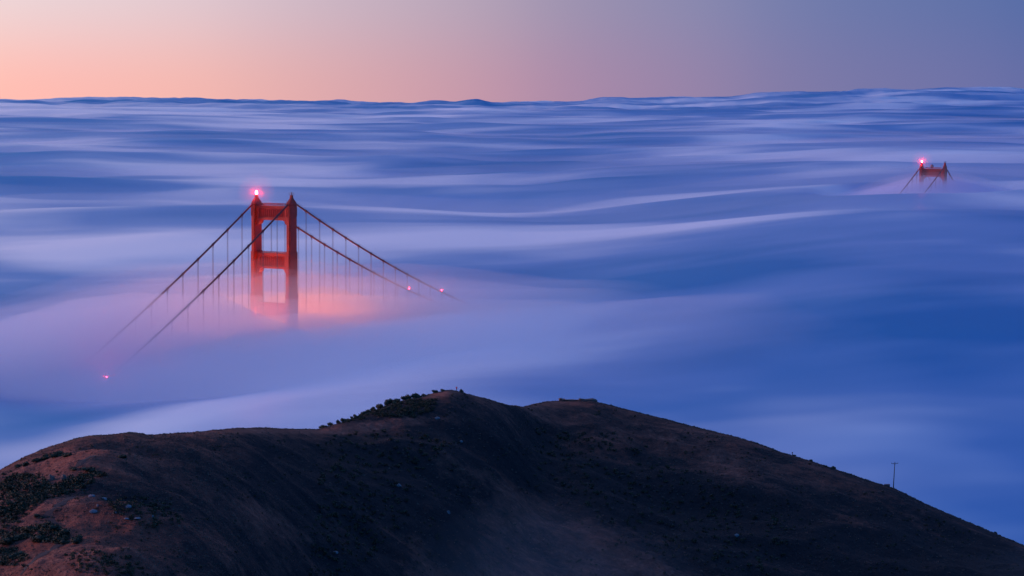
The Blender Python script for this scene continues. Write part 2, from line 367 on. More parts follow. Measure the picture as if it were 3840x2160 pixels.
# soft thin fog around the towers: nested closed lenses of even density
def lens(name, cx, cyy, a, b, peak, dens, lump, seed, bottom, aniso=0, col=(.96, .97, 1)):
    na, nr = 96, 26
    th = np.linspace(0, 2*np.pi, na, endpoint=False); rho = np.linspace(0, 1, nr)
    T, Rr = np.meshgrid(th, rho, indexing='ij')
    X = cx+a*Rr*np.cos(T); Y = cyy+b*Rr*np.sin(T)
    p0 = B(0, 0, 0); ex_ = B(1, 0, 0)-p0; ey_ = B(0, 1, 0)-p0
    x = p0.x+X*ex_.x+Y*ey_.x; y = p0.y+X*ex_.y+Y*ey_.y
    rim = fog_core(np.arctan2(x, y), np.hypot(x, y), False)
    rr = np.minimum(rim, peak)
    base = np.interp(0, [0], [0])+np.where(Rr > .98, rim-8, 0)
    prof = (1-Rr**2)**2.6
    edge = rim[:, -1:]-10
    zt = edge+(peak-edge)*prof+lump*prof*fbm(x/70+seed, y/70, 3)
    zt = np.maximum(zt, bottom+1)
    V = []
    top = np.stack([x, y, zt], -1); bt = np.stack([x, y, np.full_like(zt, bottom)], -1)
    V = np.concatenate([top.reshape(-1, 3), bt.reshape(-1, 3)]); n0 = na*nr
    Q = []
    for i in range(na):
        j = (i+1) % na
        for k in range(nr-1):
            Q.append((i*nr+k, i*nr+k+1, j*nr+k+1, j*nr+k)); Q.append((n0+i*nr+k, n0+j*nr+k, n0+j*nr+k+1, n0+i*nr+k+1))
        Q.append((i*nr+nr-1, n0+i*nr+nr-1, n0+j*nr+nr-1, j*nr+nr-1))
    bm = bmesh.new(); vv = [bm.verts.new(p) for p in V]
    for q in Q:
        try: bm.faces.new([vv[k] for k in q])
        except ValueError: pass
    bmesh.ops.remove_doubles(bm, verts=bm.verts, dist=.01)
    bmesh.ops.dissolve_degenerate(bm, edges=bm.edges, dist=.001)
    me = bmdone(bm, 'haze', True)
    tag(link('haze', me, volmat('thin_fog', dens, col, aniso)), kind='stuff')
def mist(c, sx_, sy, sz, dens):      # a faint drifting wisp low over the hill
    bm = bmesh.new(); ico(bm, (0, 0, 0), 1, 4)
    for v in bm.verts:
        v.co *= 1+.22*float(pn(np.array([v.co.x*1.4+c[0]]), np.array([v.co.y*1.4+v.co.z]))[0]); v.co = Vector((v.co.x*sx_, v.co.y*sy, v.co.z*sz))+Vector(c)
    tag(link('haze', bmdone(bm, 'haze', True), volmat('hill_mist', dens, (.96, .97, 1), 0)), kind='stuff')
mist((10, 560, 152), 42, 90, 26, .00032); mist((8, 590, 150), 24, 60, 20, .00035); mist((190, 690, 118), 60, 90, 22, .0007)
lens('n0', -120, -190, 430, 290, 166, .0055, 5, 22, 82)
lens('n1', -45, -5, 470, 300, 188, .0016, 8, 1, 80)
lens('n2', -45, -5, 430, 280, 179, .0032, 9, 4, 78)
lens('n3', -55, -5, 390, 265, 165, .007, 8, 8, 76)
lens('n4', -45, -5, 375, 255, 153, .018, 6, 12, 74, col=(1, .95, .92))  # faint warm tint, part of the painted lamp glow
lens('n5', -135, 0, 240, 175, 174, .012, 6, 15, 73)
lens('n6_glow', 42, 0, 165, 105, 166, .008, 3, 18, 72, col=(1, .74, .48))  # orange lamp glow painted in through the scatter colour
lens('n7_glow', 46, 0, 135, 85, 158, .018, 3, 25, 71, col=(1, .68, .40))  # denser inner lens, tinted with the same painted glow
lens('s1', 1285, 0, 190, 150, 219, .003, 4, 2, 112)
lens('s2', 1285, 0, 180, 142, 213, .010, 4, 5, 110, col=(.74, .83, 1))
lens('s3', 1285, 0, 170, 135, 208, .034, 3, 9, 108, col=(.74, .83, 1))

# thin loose top layer over the whole bank
a3 = np.radians(np.linspace(-24, 24, 260)); r3 = np.exp(np.linspace(math.log(1000), math.log(27000), 330))
A3, R3 = np.meshgrid(a3, r3, indexing='ij'); z3 = fog_core(A3, R3, nobowl=True)
off = 17*np.minimum(1, 3200/R3)*sst(1000, 1500, R3)+.5
ed = np.ones_like(off); ed[0] = ed[-1] = 0; ed[:, 0] = ed[:, -1] = 0
xx, yy = R3*np.sin(A3), R3*np.cos(A3)
top = np.stack([xx, yy, z3+off*ed-(1-ed)*6], -1).reshape(-1, 3); btm = np.stack([xx, yy, z3-12], -1).reshape(-1, 3)
q3 = gridq(260, 330); n3 = len(top); bidx = np.arange(260*330).reshape(260, 330)
loop = np.concatenate([bidx[0, :], bidx[1:, -1], bidx[-1, -2::-1], bidx[-2:0:-1, 0]]); l2 = np.roll(loop, -1)
q3 = np.concatenate([q3, q3[:, ::-1]+n3, np.stack([loop, l2, l2+n3, loop+n3], 1)])
tag(link('haze', mesh_np('haze', np.concatenate([top, btm]), q3, True), volmat('loose_fog', .0005, (.95, .98, 1), 0)), kind='stuff')

# ------------------------------------------------------------------ the bridge
bridge = empty('suspension_bridge', B(0, 0, 0), BROT)
tag(bridge, 'red suspension bridge whose two tower tops and cables rise out of the fog', 'bridge')
HW = 13.7; LSP = 1280.
# local frame of the bridge: x along, y: +y is B's +Y mirrored -> find sign
loc1 = bridge.matrix_basis.inverted() @ B(0, 1, 0); SY = 1 if loc1.y > 0 else -1
def BL(X, Y, Z): return (X, SY*Y, Z)
def part(name, me, m, parent=None): return link(name, me, m, parent or bridge)
legm = None
def leg_mesh():
    bm = bmesh.new()
    # (z0, z1, half length along bridge, half width across): stepped, with a cross-shaped plan
    for z0, z1, hl, hw in ((60, 164.5, 5.3, 1.85), (164.5, 191.4, 4.75, 1.68), (191.4, 221.4, 4.15, 1.5)):
        box(bm, -hl, hl, -hw*.62, hw*.62, z0, z1)
        box(bm, -hl*.86, hl*.86, -hw, hw, z0, z1-.6)
        box(bm, -hl*.94, hl*.94, -hw*.82, hw*.82, z0, z1-.3)
    # fluted band under the top
    for i in range(5):
        y = -1.2+i*.6; box(bm, -4.26, 4.26, y-.12, y+.12, 214, 220.6)
    # ladder brackets down the inner face
    for z in range(196, 214, 4): box(bm, -1.2, 1.2, -1.62, 1.62, z, z+.5)
    for z in range(168, 180, 4): box(bm, -1.2, 1.2, -1.8, 1.8, z, z+.5)
    return bmdone(bm, 'leg')
def cap_mesh():
    bm = bmesh.new()
    prof = [(0, 4.3, 1.6), (.6, 4.3, 1.6), (1.6, 3.7, 1.45), (2.6, 2.8, 1.3), (3.4, 1.9, 1.15), (4.1, 1.25, 1.0), (4.8, .95, .9), (6.2, .85, .8)]
    rings = []
    for z, a, b in prof: rings.append([bm.verts.new((sx_*x, sy*y, 221.4+z)) for sx_, sy, x, y in ((-1, -1, a, b*.7), (-1, -1, a*.7, b), (1, -1, a*.7, b), (1, -1, a, b*.7), (1, 1, a, b*.7), (1, 1, a*.7, b), (-1, 1, a*.7, b), (-1, 1, a, b*.7))])
    for P_, Q_ in zip(rings, rings[1:]):
        for k in range(8): bm.faces.new((P_[k], P_[(k+1) % 8], Q_[(k+1) % 8], Q_[k]))
    bm.faces.new(rings[0][::-1]); bm.faces.new(rings[-1])
    return bmdone(bm, 'cap')
def strut_mesh(zt, zb, hc=12.25, hl=2.35, off=-.1):
    """portal strut: recessed panel of vertical flutes between two bands, stepped haunches below"""
    bm = bmesh.new()
    w = hc; H = zt-zb
    box(bm, -hl+.5, hl-.5, -w, w, zb+.2, zt-.2)                       # core panel, recessed
    box(bm, -hl, hl, -w, w, zt-1.5, zt)                               # top band
    box(bm, -hl-.25, hl+.25, -w, w, zt-.45, zt+.12)                   # cornice
    box(bm, -hl, hl, -w, w, zb, zb+1.7)                               # bottom band
    box(bm, -hl-.2, hl+.2, -w, w, zb+1.0, zb+1.35)
    for s in (-1, 1):
        a, b = sorted((s*w, s*(w-2.6))); box(bm, -hl+.06, hl-.06, a, b, zb+1.7, zt-1.5)
        a, b = sorted((s*w, s*(w-1.2))); box(bm, -hl+.0, hl-.0, a+.002, b+.002, zb+1.6, zt-1.4)
    n = 12
    for i in range(n):                                                 # flutes
        y = -8.9+17.8*i/(n-1)
        for sx_ in (-1, 1):
            v0 = [(sx_*(hl-.5), y-.42), (sx_*(hl-.05), y), (sx_*(hl-.5), y+.42)]
            lo = [bm.verts.new((p[0], p[1], zb+2.2)) for p in v0]; hi = [bm.verts.new((p[0], p[1], zt-2.0)) for p in v0]
            for k in range(3): bm.faces.new((lo[k], lo[(k+1) % 3], hi[(k+1) % 3], hi[k]))
            bm.faces.new(lo); bm.faces.new(hi)
    # haunches: quarter-round corner brackets under the strut
    for s in (-1, 1):
        pts = [(w, zb+.01), (w-3.6, zb+.01), (w-3.6, zb-.35), (w-2.6, zb-.35)]
        for k in range(7):
            a = math.pi/2*k/6; pts.append((w-.9-1.7*math.cos(a)+.0, zb-.35-2.3*math.sin(a)*1.0))
        pts += [(w-.9, zb-3.6), (w, zb-3.6)]
        # dedupe
        pp = []
        for p in pts:
            if not pp or (abs(p[0]-pp[-1][0])+abs(p[1]-pp[-1][1])) > .02: pp.append(p)
        f1_ = [bm.verts.new((-hl+.1, s*y, z)) for y, z in pp]; f2_ = [bm.verts.new((hl-.1, s*y, z)) for y, z in pp]
        bm.faces.new(f1_); bm.faces.new(f2_[::-1])
        for k in range(len(pp)): bm.faces.new((f1_[k], f1_[(k+1) % len(pp)], f2_[(k+1) % len(pp)], f2_[k]))
    # small upstand corners on top of the strut
    for s in (-1, 1):
        a, b = sorted((s*w, s*(w-1.1))); box(bm, -hl+.3, hl-.3, a, b, zt+.1, zt+.9)
    bmesh.ops.recalc_face_normals(bm, faces=bm.faces[:])
    return bmdone(bm, 'strut')
def rail_mesh(zt, w, hl, H=1.7):
    bm = bmesh.new()
    for x in (-hl, hl):
        box(bm, x-.08, x+.08, -w, w, zt+H-.18, zt+H); box(bm, x-.05, x+.05, -w, w, zt+H*.5, zt+H*.5+.12)
        n = 14
        for i in range(n+1):
            y = -w+2*w*i/n; box(bm, x-.07, x+.07, y-.09, y+.09, zt+.1, zt+H-.18)
            if i < n: tube(bm, [(x, y, zt+.15), (x, y+2*w/n, zt+H-.1)], .06, 4)
    return bmdone(bm, 'rail')
def cage_mesh():
    bm = bmesh.new(); z0 = 227.6
    box(bm, -1.15, 1.15, -1.15, 1.15, z0, z0+.14)
    for x in (-1.1, 1.1):
        for y in (-1.1, 1.1): box(bm, x-.07, x+.07, y-.07, y+.07, z0, z0+1.5)
    for z in (z0+.75, z0+1.45):
        for a in (-1.1, 1.1): box(bm, a-.05, a+.05, -1.1, 1.1, z, z+.1); box(bm, -1.1, 1.1, a-.05, a+.05, z, z+.1)
    tube(bm, [(0, 0, z0), (0, 0, z0+2.0)], .22, 8)
    return bmdone(bm, 'cage')
LEG, CAP, CAGE = leg_mesh(), cap_mesh(), cage_mesh()
for me_, k_ in ((LEG, 'paint'), (CAP, 'paint'), (CAGE, 'metal')): me_.materials.append(M[k_])
STR = [strut_mesh(220.4, 211.4), strut_mesh(190.2, 180.4, 12.1), strut_mesh(158.2, 148, 11.9)]
RAIL = [rail_mesh(220.5, 9.2, 2.2), rail_mesh(190.3, 10.6, 2.2, .9)]
for me_ in STR+RAIL: me_.materials.append(M['paint'])
lampm = mat('red_lamp', (.8, .1, .1), .4, emis=(1, .016, .03), es=420)
lamps = mat('red_lamp_small', (.8, .1, .1), .4, emis=(1, .014, .035), es=110)
def lamp_mesh(r):
    bm = bmesh.new(); ico(bm, (0, 0, 0), r, 3, (1, 1, 1.15)); box(bm, -r*.6, r*.6, -r*.6, r*.6, -r*1.7, -r*.95); return bmdone(bm, 'lamp', True)
LAMP = lamp_mesh(.78); LAMP.materials.append(lampm); LAMPS = lamp_mesh(.42); LAMPS.materials.append(lamps)
def puff(c, r, dens):                # thin mist ball added to give the lamp its halo
    bm = bmesh.new(); ico(bm, c, r, 3); tag(link('haze', bmdone(bm, 'haze', True), volmat('halo_mist', dens, (1, 1, 1), .3)), kind='stuff')
for X in (0, LSP):
    for Yv in (HW, -HW):
        lg = part('tower_leg', LEG, None); lg.location = BL(X, Yv, 0)
        cp = part('saddle_housing', CAP, None, lg)
        if Yv > 0:
            lp = part('beacon_lamp', LAMP, None, lg); lp.location = (0, 0, 229.0)
            puff(B(X, Yv, 229.0), 5.5, .009); puff(B(X, Yv, 229.3), 12, .0045)
        else:
            part('mast_cage', CAGE, None, lg)
    for i in range(3):
        if X > 0 and i == 2: continue
        st = part('portal_strut', STR[i], None); st.location = BL(X, 0, 0)
        if i < 2: part('railing', RAIL[i], None, st)
# round dark dish on the far tower, small aerials on the near one
bm = bmesh.new(); tube(bm, [(0, 0, 220.5), (0, 0, 222.6)], .25, 8)
tube(bm, [(-.55, 0, 223.4), (-.35, 0, 223.4), (0, 0, 223.4), (.5, 0, 223.4), (.62, 0, 223.4)], [1.2, 1.95, 2.05, 1.9, .2], 20)
ds = part('radar_dish', bmdone(bm, 'dish'), M['metal']); ds.location = BL(LSP, 1.5, 0)
bm = bmesh.new(); box(bm, -.6, .6, -10.6, -9.2, 220.5, 222.3)
for y, h in ((-9.6, 3.8), (-10.2, 3.0)): tube(bm, [(0, y, 222.2), (0, y, 220.5+h)], .07, 6)
aer = part('equipment_cabinet', bmdone(bm, 'cabinet'), M['metal']); aer.scale = (1, SY, 1)

SAG = 143.3; ZT = 224.; HE = 62.4; XS, XN = 16.18, 15.65
def cab(X):
    if X > LSP: X = LSP-(X-LSP) if False else X
    if X < 0: t_ = -X/343.; return ZT+(HE-ZT)*t_-4*10.3*t_*(1-t_)
    if X > LSP: t_ = (X-LSP)/343.; return ZT+(HE-ZT)*t_-4*10.3*t_*(1-t_)
    return ZT-4*SAG*(X/LSP)*(1-X/LSP)
hangN = [-(XN+15.24*i) for i in range(9)]; hangS = [XS+15.24*i for i in range(15)]
hangT = [LSP-(XS+15.24*i) for i in range(3)]+[LSP+XN+15.24*i for i in range(3)]
# one cable band and one hanger per length
def band_mesh():
    bm = bmesh.new(); tube(bm, [(-.62, 0, 0), (-.5, 0, 0), (.5, 0, 0), (.62, 0, 0)], [.62, .74, .74, .62], 12)
    box(bm, -.45, .45, -.12, .12, -1.15, -.5); box(bm, -.5, .5, -.16, .16, .5, .95); return bmdone(bm, 'band')
BAND = band_mesh(); BAND.materials.append(M['cable'])
for Yv in (HW, -HW):
    bm = bmesh.new()
    pts = [BL(X, Yv, cab(X)) for X in np.concatenate([np.arange(-340, 0, 10), [0], np.arange(10, LSP, 15), [LSP], np.arange(LSP+10, LSP+340, 12)])]
    tube(bm, pts, .56, 12)
    cbl = part('main_cable', bmdone(bm, 'main_cable', True), M['cable'])
    for X0, X1 in ((-150, -4), (4, 250), (LSP-60, LSP-4), (LSP+4, LSP+60)):
        for s in (-1, 1):
            bm = bmesh.new(); q = [Vector(BL(X, Yv+s*.55, cab(X)+1.25)) for X in np.linspace(X0, X1, 24)]; tube(bm, q, .045, 4)
            part('hand_rope', bmdone(bm, 'hand_rope'), M['cable'], cbl)
    for X in hangN+hangS+hangT:
        bnd = part('cable_band', BAND, None, cbl); bnd.location = BL(X, Yv, cab(X))
        sl = math.atan2(cab(X+1)-cab(X-1), 2); bnd.rotation_euler = (0, -sl, 0)
        bm = bmesh.new()
        for s in (-1, 1):
            for q in (-1, 1): tube(bm, [(s*.3, q*.19, -.6), (s*.3, q*.19, 84-cab(X))], .062, 6)
        box(bm, -.4, .4, -.26, .26, -1.9, -1.5); 
        h_ = part('suspender', bmdone(bm, 'suspender'), M['rope']); h_.location = BL(X, Yv, cab(X))
# red marker lamps on the cables
lampf = mat('red_lamp_in_fog', (.8, .1, .1), .4, emis=(1, .014, .035), es=650)
for X, Yv in ((184, HW), (184, -HW), (-182, -HW)):
    bp_ = B(X, Yv, cab(X)+1.6); 
    puff(bp_, 4.5, .010)
    if X < 0: LAMPS = LAMPS.copy(); LAMPS.materials[0] = lampf
    l_ = part('cable_lamp', LAMPS, None); l_.location = BL(X, Yv, cab(X)+1.6)
# deck, inside the fog
bm = bmesh.new(); box(bm, -343, LSP+343, -13.5, 13.5, 68, 75.5, 0); dk = part('deck', bmdone(bm, 'deck'), M['paint'])
# floodlights and roadway lamps glowing inside the fog at the near tower
def glow(X, Y, Z, W_, col, rad):
    l = bpy.data.objects.new('fog_lamp', bpy.data.lights.new('fog_lamp', 'POINT')); l.data.energy = W_; l.data.color = col; l.data.shadow_soft_size = rad
    C.objects.link(l); l.parent = bridge; l.location = BL(X, Y, Z)
for X_, Y_, Z_, W_, c_ in ((28, 0, 134, 1.7e5, (1, .32, .03)), (58, -4, 134, 2.4e5, (1, .32, .03)), (90, -2, 131, 1.6e5, (1, .30, .04)), (-4, 2, 136, 1.5e5, (1, .30, .04)),
                     (-34, 6, 134, 1.3e5, (1, .28, .06)), (-66, 6, 133, 8e4, (1, .26, .11)), (-105, 8, 130, 5e4, (1, .24, .18))):
    glow(X_, Y_, Z_, W_*.48, c_, .5)

# ------------------------------------------------------------------ things on the hill
def shrub_np(n, rs, seed, leaf=.16):
    rg = np.random.RandomState(seed); k = rg.randint(4, 7)
    cs = np.column_stack([rg.uniform(-.75, .75, k), rg.uniform(-.6, .6, k), rg.uniform(.35, 1.05, k)]); cs[0] = (0, 0, .6)
    rr = rg.uniform(.34, .62, k); rr[0] = .7
    w = rg.choice(k, n, p=rr**2/np.sum(rr**2)); d = rg.normal(size=(n, 3)); d /= np.linalg.norm(d, axis=1)[:, None]
    c = cs[w]+d*(rr[w]*rg.uniform(.72, 1.12, n))[:, None]; c[:, 2] = np.abs(c[:, 2])
    a = rg.normal(size=(n, 3)); a /= np.linalg.norm(a, axis=1)[:, None]; b = np.cross(a, rg.normal(size=(n, 3))); b /= np.linalg.norm(b, axis=1)[:, None]
    s1_ = leaf*rg.uniform(.6, 1.4, n)[:, None]; a = a*s1_; b = b*s1_*.6
    V = np.stack([c-a, c+b, c+a, c-b], 1).reshape(-1, 3); Q = np.arange(4*n).reshape(-1, 4)
    return V*rs, Q, cs*rs, rr*rs
SHR = []
for i in range(6):
    V, Q, cs, rr = shrub_np(420, 1.0, 20+i, .13)
    bm = bmesh.new()
    for c, r in zip(cs, rr): ico(bm, c, r*.8, 2, (1, 1, .95))
    for v in bm.verts: v.co += Vector((random.uniform(-.05, .05), random.uniform(-.05, .05), random.uniform(-.05, .05)))
    vv = [bm.verts.new(p) for p in V]
    for q in Q: bm.faces.new([vv[k] for k in q])
    me = bpy.data.meshes.new('shrub'); bm.to_mesh(me); bm.free(); me.materials.append(M['leaf'])
    bm = bmesh.new()
    for k in range(3): tube(bm, [(0, 0, -.3), (cs[k][0]*.4, cs[k][1]*.4, .2), tuple(cs[k])], [.07, .05, .02], 5)
    st = bmdone(bm, 'stem'); st.materials.append(M['twig']); SHR.append((me, st))
def shrub(u, v, w, label, group, kind=0, tall=1.0):
    p = crest(u) if v is None else hit(u, v)
    if p is None: return
    d = (p-CAMP).length; R_ = w*d/F/2
    me, st = SHR[kind % 6]
    o = link('shrub', me); o.location = p-Vector((0, 0, .12*R_)); o.scale = (R_, R_*.9, R_*.78*tall); o.rotation_euler = (0, 0, kind*1.3+u*.01)
    tag(o, label, 'shrub', group)
    c = link('stem', st, None, o)
    return o
G1 = 'shrubs along the crest left of the person'
for k, (u, w, t_, lb) in enumerate([
    (1207, 20, 1.3, 'small dark shrub leftmost of the row climbing the crest to the person'),
    (1222, 14, 1.1, 'little dark shrub second from the left in the row climbing to the person'),
    (1241, 24, 1.1, 'dark bushy shrub third from the left in the row climbing to the person'),
    (1266, 17, 1.5, 'upright dark shrub fourth from the left in the row climbing to the person'),
    (1288, 28, .9, 'wide low dark shrub fifth from the left in the row climbing to the person'),
    (1320, 15, 1.2, 'thin sparse shrub sixth from the left in the row climbing to the person'),
    (1333, 19, 1.3, 'sparse open shrub seventh from left in the row climbing to the person'),
    (1362, 26, 1.0, 'dark shrub on the crest just left of the middle of the climbing row'),
    (1379, 28, 1.0, 'dark shrub in the middle of the row climbing the crest'),
    (1400, 20, 1.5, 'tall spindly shrub standing out on the crest below the two round ones'),
    (1423, 34, 1.1, 'dark round shrub on the crest left of the widest one'),
    (1452, 36, 1.3, 'knobbly dark shrub on the crest beside the widest one'),
    (1482, 46, .8, 'widest dark shrub mass on the crest, half way up to the person'),
    (1518, 34, 1.0, 'dark shrub on the crest right of the widest one'),
    (1532, 26, 1.5, 'upright twiggy shrub high on the crest, lone taller tip'),
    (1556, 40, .9, 'flat topped dark shrub high on the crest'),
    (1590, 24, .7, 'low flat shrub near the top of the crest'),
    (1634, 30, .7, 'low dark shrub close to the summit, left of the bare red ground'),
    (1662, 22, .8, 'small shrub close to the summit, last one before the person')]):
    shrub(u, None, w, lb, G1, k, t_)
shrub(1729, None, 20, 'dark round bush on the summit just right of the standing person', None, 2, 1.2)
shrub(2979, None, 12, 'small bush at the foot of the short post on the right ridge', None, 1, 1)
shrub(3041, None, 14, 'small rounded bush on the right ridge between the short post and the tall pole', None, 3, .9)
shrub(3126, None, 22, 'low dark bush on the right ridge half way between post and pole', None, 4, .8)
shrub(3735, None, 12, 'tiny bush on the skyline near the right edge of the picture', None, 5, 1.3)
G2 = 'shrubs scattered over the grassy left ridge'
for k, (u, v, w, t_, lb) in enumerate([
    (288, 2034, 56, .95, 'round dark shrub alone on the grass beside the trail'),
    (240, 2004, 52, 1.0, 'large dark shrub at the right tip of the thicket by the trail'),
    (243, 2040, 40, .8, 'dark shrub below the thicket tip, left of the lone round shrub'),
    (208, 1990, 50, 1.0, 'dark shrub in the thicket just below the bend of the trail'),
    (165, 1984, 40, .9, 'dark shrub in the middle of the lower thicket upper edge'),
    (118, 1990, 46, .8, 'flattish green shrub in the left half of the lower thicket'),
    (70, 2022, 60, .8, 'broad green shrub in the lower thicket near the left edge'),
    (25, 2036, 60, .9, 'broad dark shrub of the lower thicket at the very left edge'),
    (150, 2026, 56, .7, 'low spreading shrub in the centre of the lower thicket'),
    (136, 1939, 30, .9, 'dark shrub left of the trail bend on pale grass'),
    (158, 1944, 22, .7, 'small shrub touching the trail bend from the left'),
    (15, 1780, 18, .8, 'small dark shrub on bare slope at the left edge under the skyline'),
    (41, 1770, 14, .9, 'tiny shrub on the bare slope beside the left skyline'),
    (64, 1752, 28, .9, 'shrub at the lower left end of the band below the skyline'),
    (98, 1746, 30, 1.0, 'second shrub from the left in the band below the skyline'),
    (140, 1732, 36, .9, 'dark shrub in the middle of the band below the skyline'),
    (172, 1722, 40, .9, 'dark shrub right of the middle of the band below the skyline'),
    (212, 1712, 48, .9, 'large dark shrub in the right part of the band below the skyline'),
    (252, 1712, 44, .8, 'large dark shrub at the right end of the band below the skyline'),
    (215, 1770, 10, .8, 'tiny dark shrub on pale grass under the band of shrubs'),
    (275, 1762, 36, .6, 'low dark shrub below the upper trail piece'),
    (336, 1766, 60, .6, 'wide flat shrub right of the upper trail piece'),
    (455, 1716, 40, .6, 'low shrub right of the trail top, on the dim slope'),
    (60, 2090, 60, .8, 'dark shrub in the lower left corner of the picture')]):
    shrub(u, v, w, lb, G2, k+1, t_)
# scrub nobody could count
def inpoly(x, y, P_):
    r = False; j = len(P_)-1
    for i in range(len(P_)):
        if (P_[i][1] > y) != (P_[j][1] > y) and x < (P_[j][0]-P_[i][0])*(y-P_[i][1])/(P_[j][1]-P_[i][1])+P_[i][0]: r = not r
        j = i
    return r
MASS = [([(0, 1795), (60, 1785), (150, 1780), (190, 1830), (290, 1780), (400, 1778), (330, 1820), (270, 1850), (180, 1870), (150, 1890), (110, 1930), (60, 1970), (0, 1985)], 420, 24),
        ([(0, 1990), (80, 1985), (190, 1965), (250, 1995), (250, 2040), (150, 2035), (60, 2040), (0, 2050)], 130, 24),
        ([(0, 2060), (60, 2062), (110, 2100), (90, 2130), (0, 2120)], 60, 22),
        ([(1240, 1590), (1330, 1555), (1480, 1512), (1560, 1495), (1640, 1500), (1620, 1545), (1560, 1566), (1400, 1562), (1290, 1588)], 420, 13),
        ([(1230, 1640), (1500, 1600), (1700, 1660), (1560, 1800), (1500, 2000), (1300, 2160), (1150, 2160), (1180, 1900), (1200, 1700)], 420, 16),
        ([(500, 1860), (640, 1890), (700, 1960), (560, 1980), (440, 1930), (400, 1880)], 120, 16),
        ([(240, 2075), (340, 2060), (480, 2080), (560, 2160), (300, 2160)], 140, 15),
        ([(2000, 1600), (2300, 1620), (2700, 1800), (3000, 2000), (2900, 2160), (2500, 2100), (2200, 1900), (2000, 1750)], 420, 14)]
rg = np.random.RandomState(5); Vs = []; Qs = []; n0 = 0
T_ = [shrub_np(64, 1.0, 60+i, .26)[:2] for i in range(8)]
def put(u, v, w):
    global n0
    p = hit(u, v)
    if p is None: return
    R_ = w*(p-CAMP).length/F/2; V, Q = T_[rg.randint(8)]; a = rg.rand()*6.28; ca, sa_ = math.cos(a), math.sin(a)
    X = (V@np.array([[ca, sa_, 0], [-sa_, ca, 0], [0, 0, .8*rg.uniform(.7, 1.2)]]))*R_+np.array([p.x, p.y, p.z-.1*R_])
    Vs.append(X); Qs.append(Q+n0); n0 += len(X)
for poly, n, w in MASS:
    xs = [p[0] for p in poly]; ys = [p[1] for p in poly]; k = 0
    while k < n:
        u, v = rg.uniform(min(xs), max(xs)), rg.uniform(min(ys), max(ys))
        if inpoly(u, v, poly): put(u, v, w*rg.uniform(.5, 1.5)); k += 1
for i in range(5200):                                                  # thin cover, denser in noise patches
    u, v = rg.uniform(-60, 3900), rg.uniform(1450, 2160)
    if pn(np.array([u/150.+3]), np.array([v/60.+u/190.]))[0] > .05: put(u, v, rg.uniform(4, 13))
for i in range(420):                                                   # tufts on the skyline
    u = rg.uniform(0, 3840); p = crest(u)
    if p is not None:
        dd = (p-CAMP).normalized(); uu = u; vv_ = 1080-(dd.dot(UU)/dd.dot(fw))*F
        put(uu, vv_+1.5, rg.uniform(3, 9))
tag(link('scrub', mesh_np('scrub', np.concatenate(Vs), np.concatenate(Qs)), M['leaf']), kind='stuff')

# dry grass tufts, lighter than the scrub, denser on the left ridge and along the skyline
tf = []
for i in range(5):
    r_ = np.random.RandomState(90+i); n = 16; c = np.column_stack([r_.normal(0, .45, n), r_.normal(0, .45, n), np.zeros(n)])
    d = np.column_stack([r_.normal(0, .3, n), r_.normal(0, .3, n), r_.uniform(.5, 1.1, n)]); a = r_.rand(n)*6.28; w_ = np.column_stack([np.cos(a), np.sin(a), a*0])*.16
    tf.append(np.stack([c-w_, c+w_, c+d+w_*.2, c+d-w_*.2], 1).reshape(-1, 3))
Vs = []; Qs = []; n0 = 0
def tuft(u, v, w):
    global n0
    p = hit(u, v)
    if p is None: return
    X = tf[rg.randint(5)]*(w*(p-CAMP).length/F)+np.array([p.x, p.y, p.z-.05]); Vs.append(X); Qs.append(np.arange(len(X)).reshape(-1, 4)+n0); n0 += len(X)
for i in range(9000):
    u, v = rg.uniform(-60, 3900)**1.0, rg.uniform(1450, 2160)
    if i % 2: u = rg.uniform(-60, 900)
    tuft(u, v, rg.uniform(2.2, 5.5))
for i in range(1500):
    u = rg.uniform(0, 3840); p = crest(u)
    if p is not None:
        dd = (p-CAMP).normalized(); tuft(u, 1080-(dd.dot(UU)/dd.dot(fw))*F+1.5, rg.uniform(2, 5))
tag(link('grass', mesh_np('grass', np.concatenate(Vs), np.concatenate(Qs)), mat('dry_grass', (.30, .17, .12), .9, var=.4, vscale=.5)), kind='stuff')

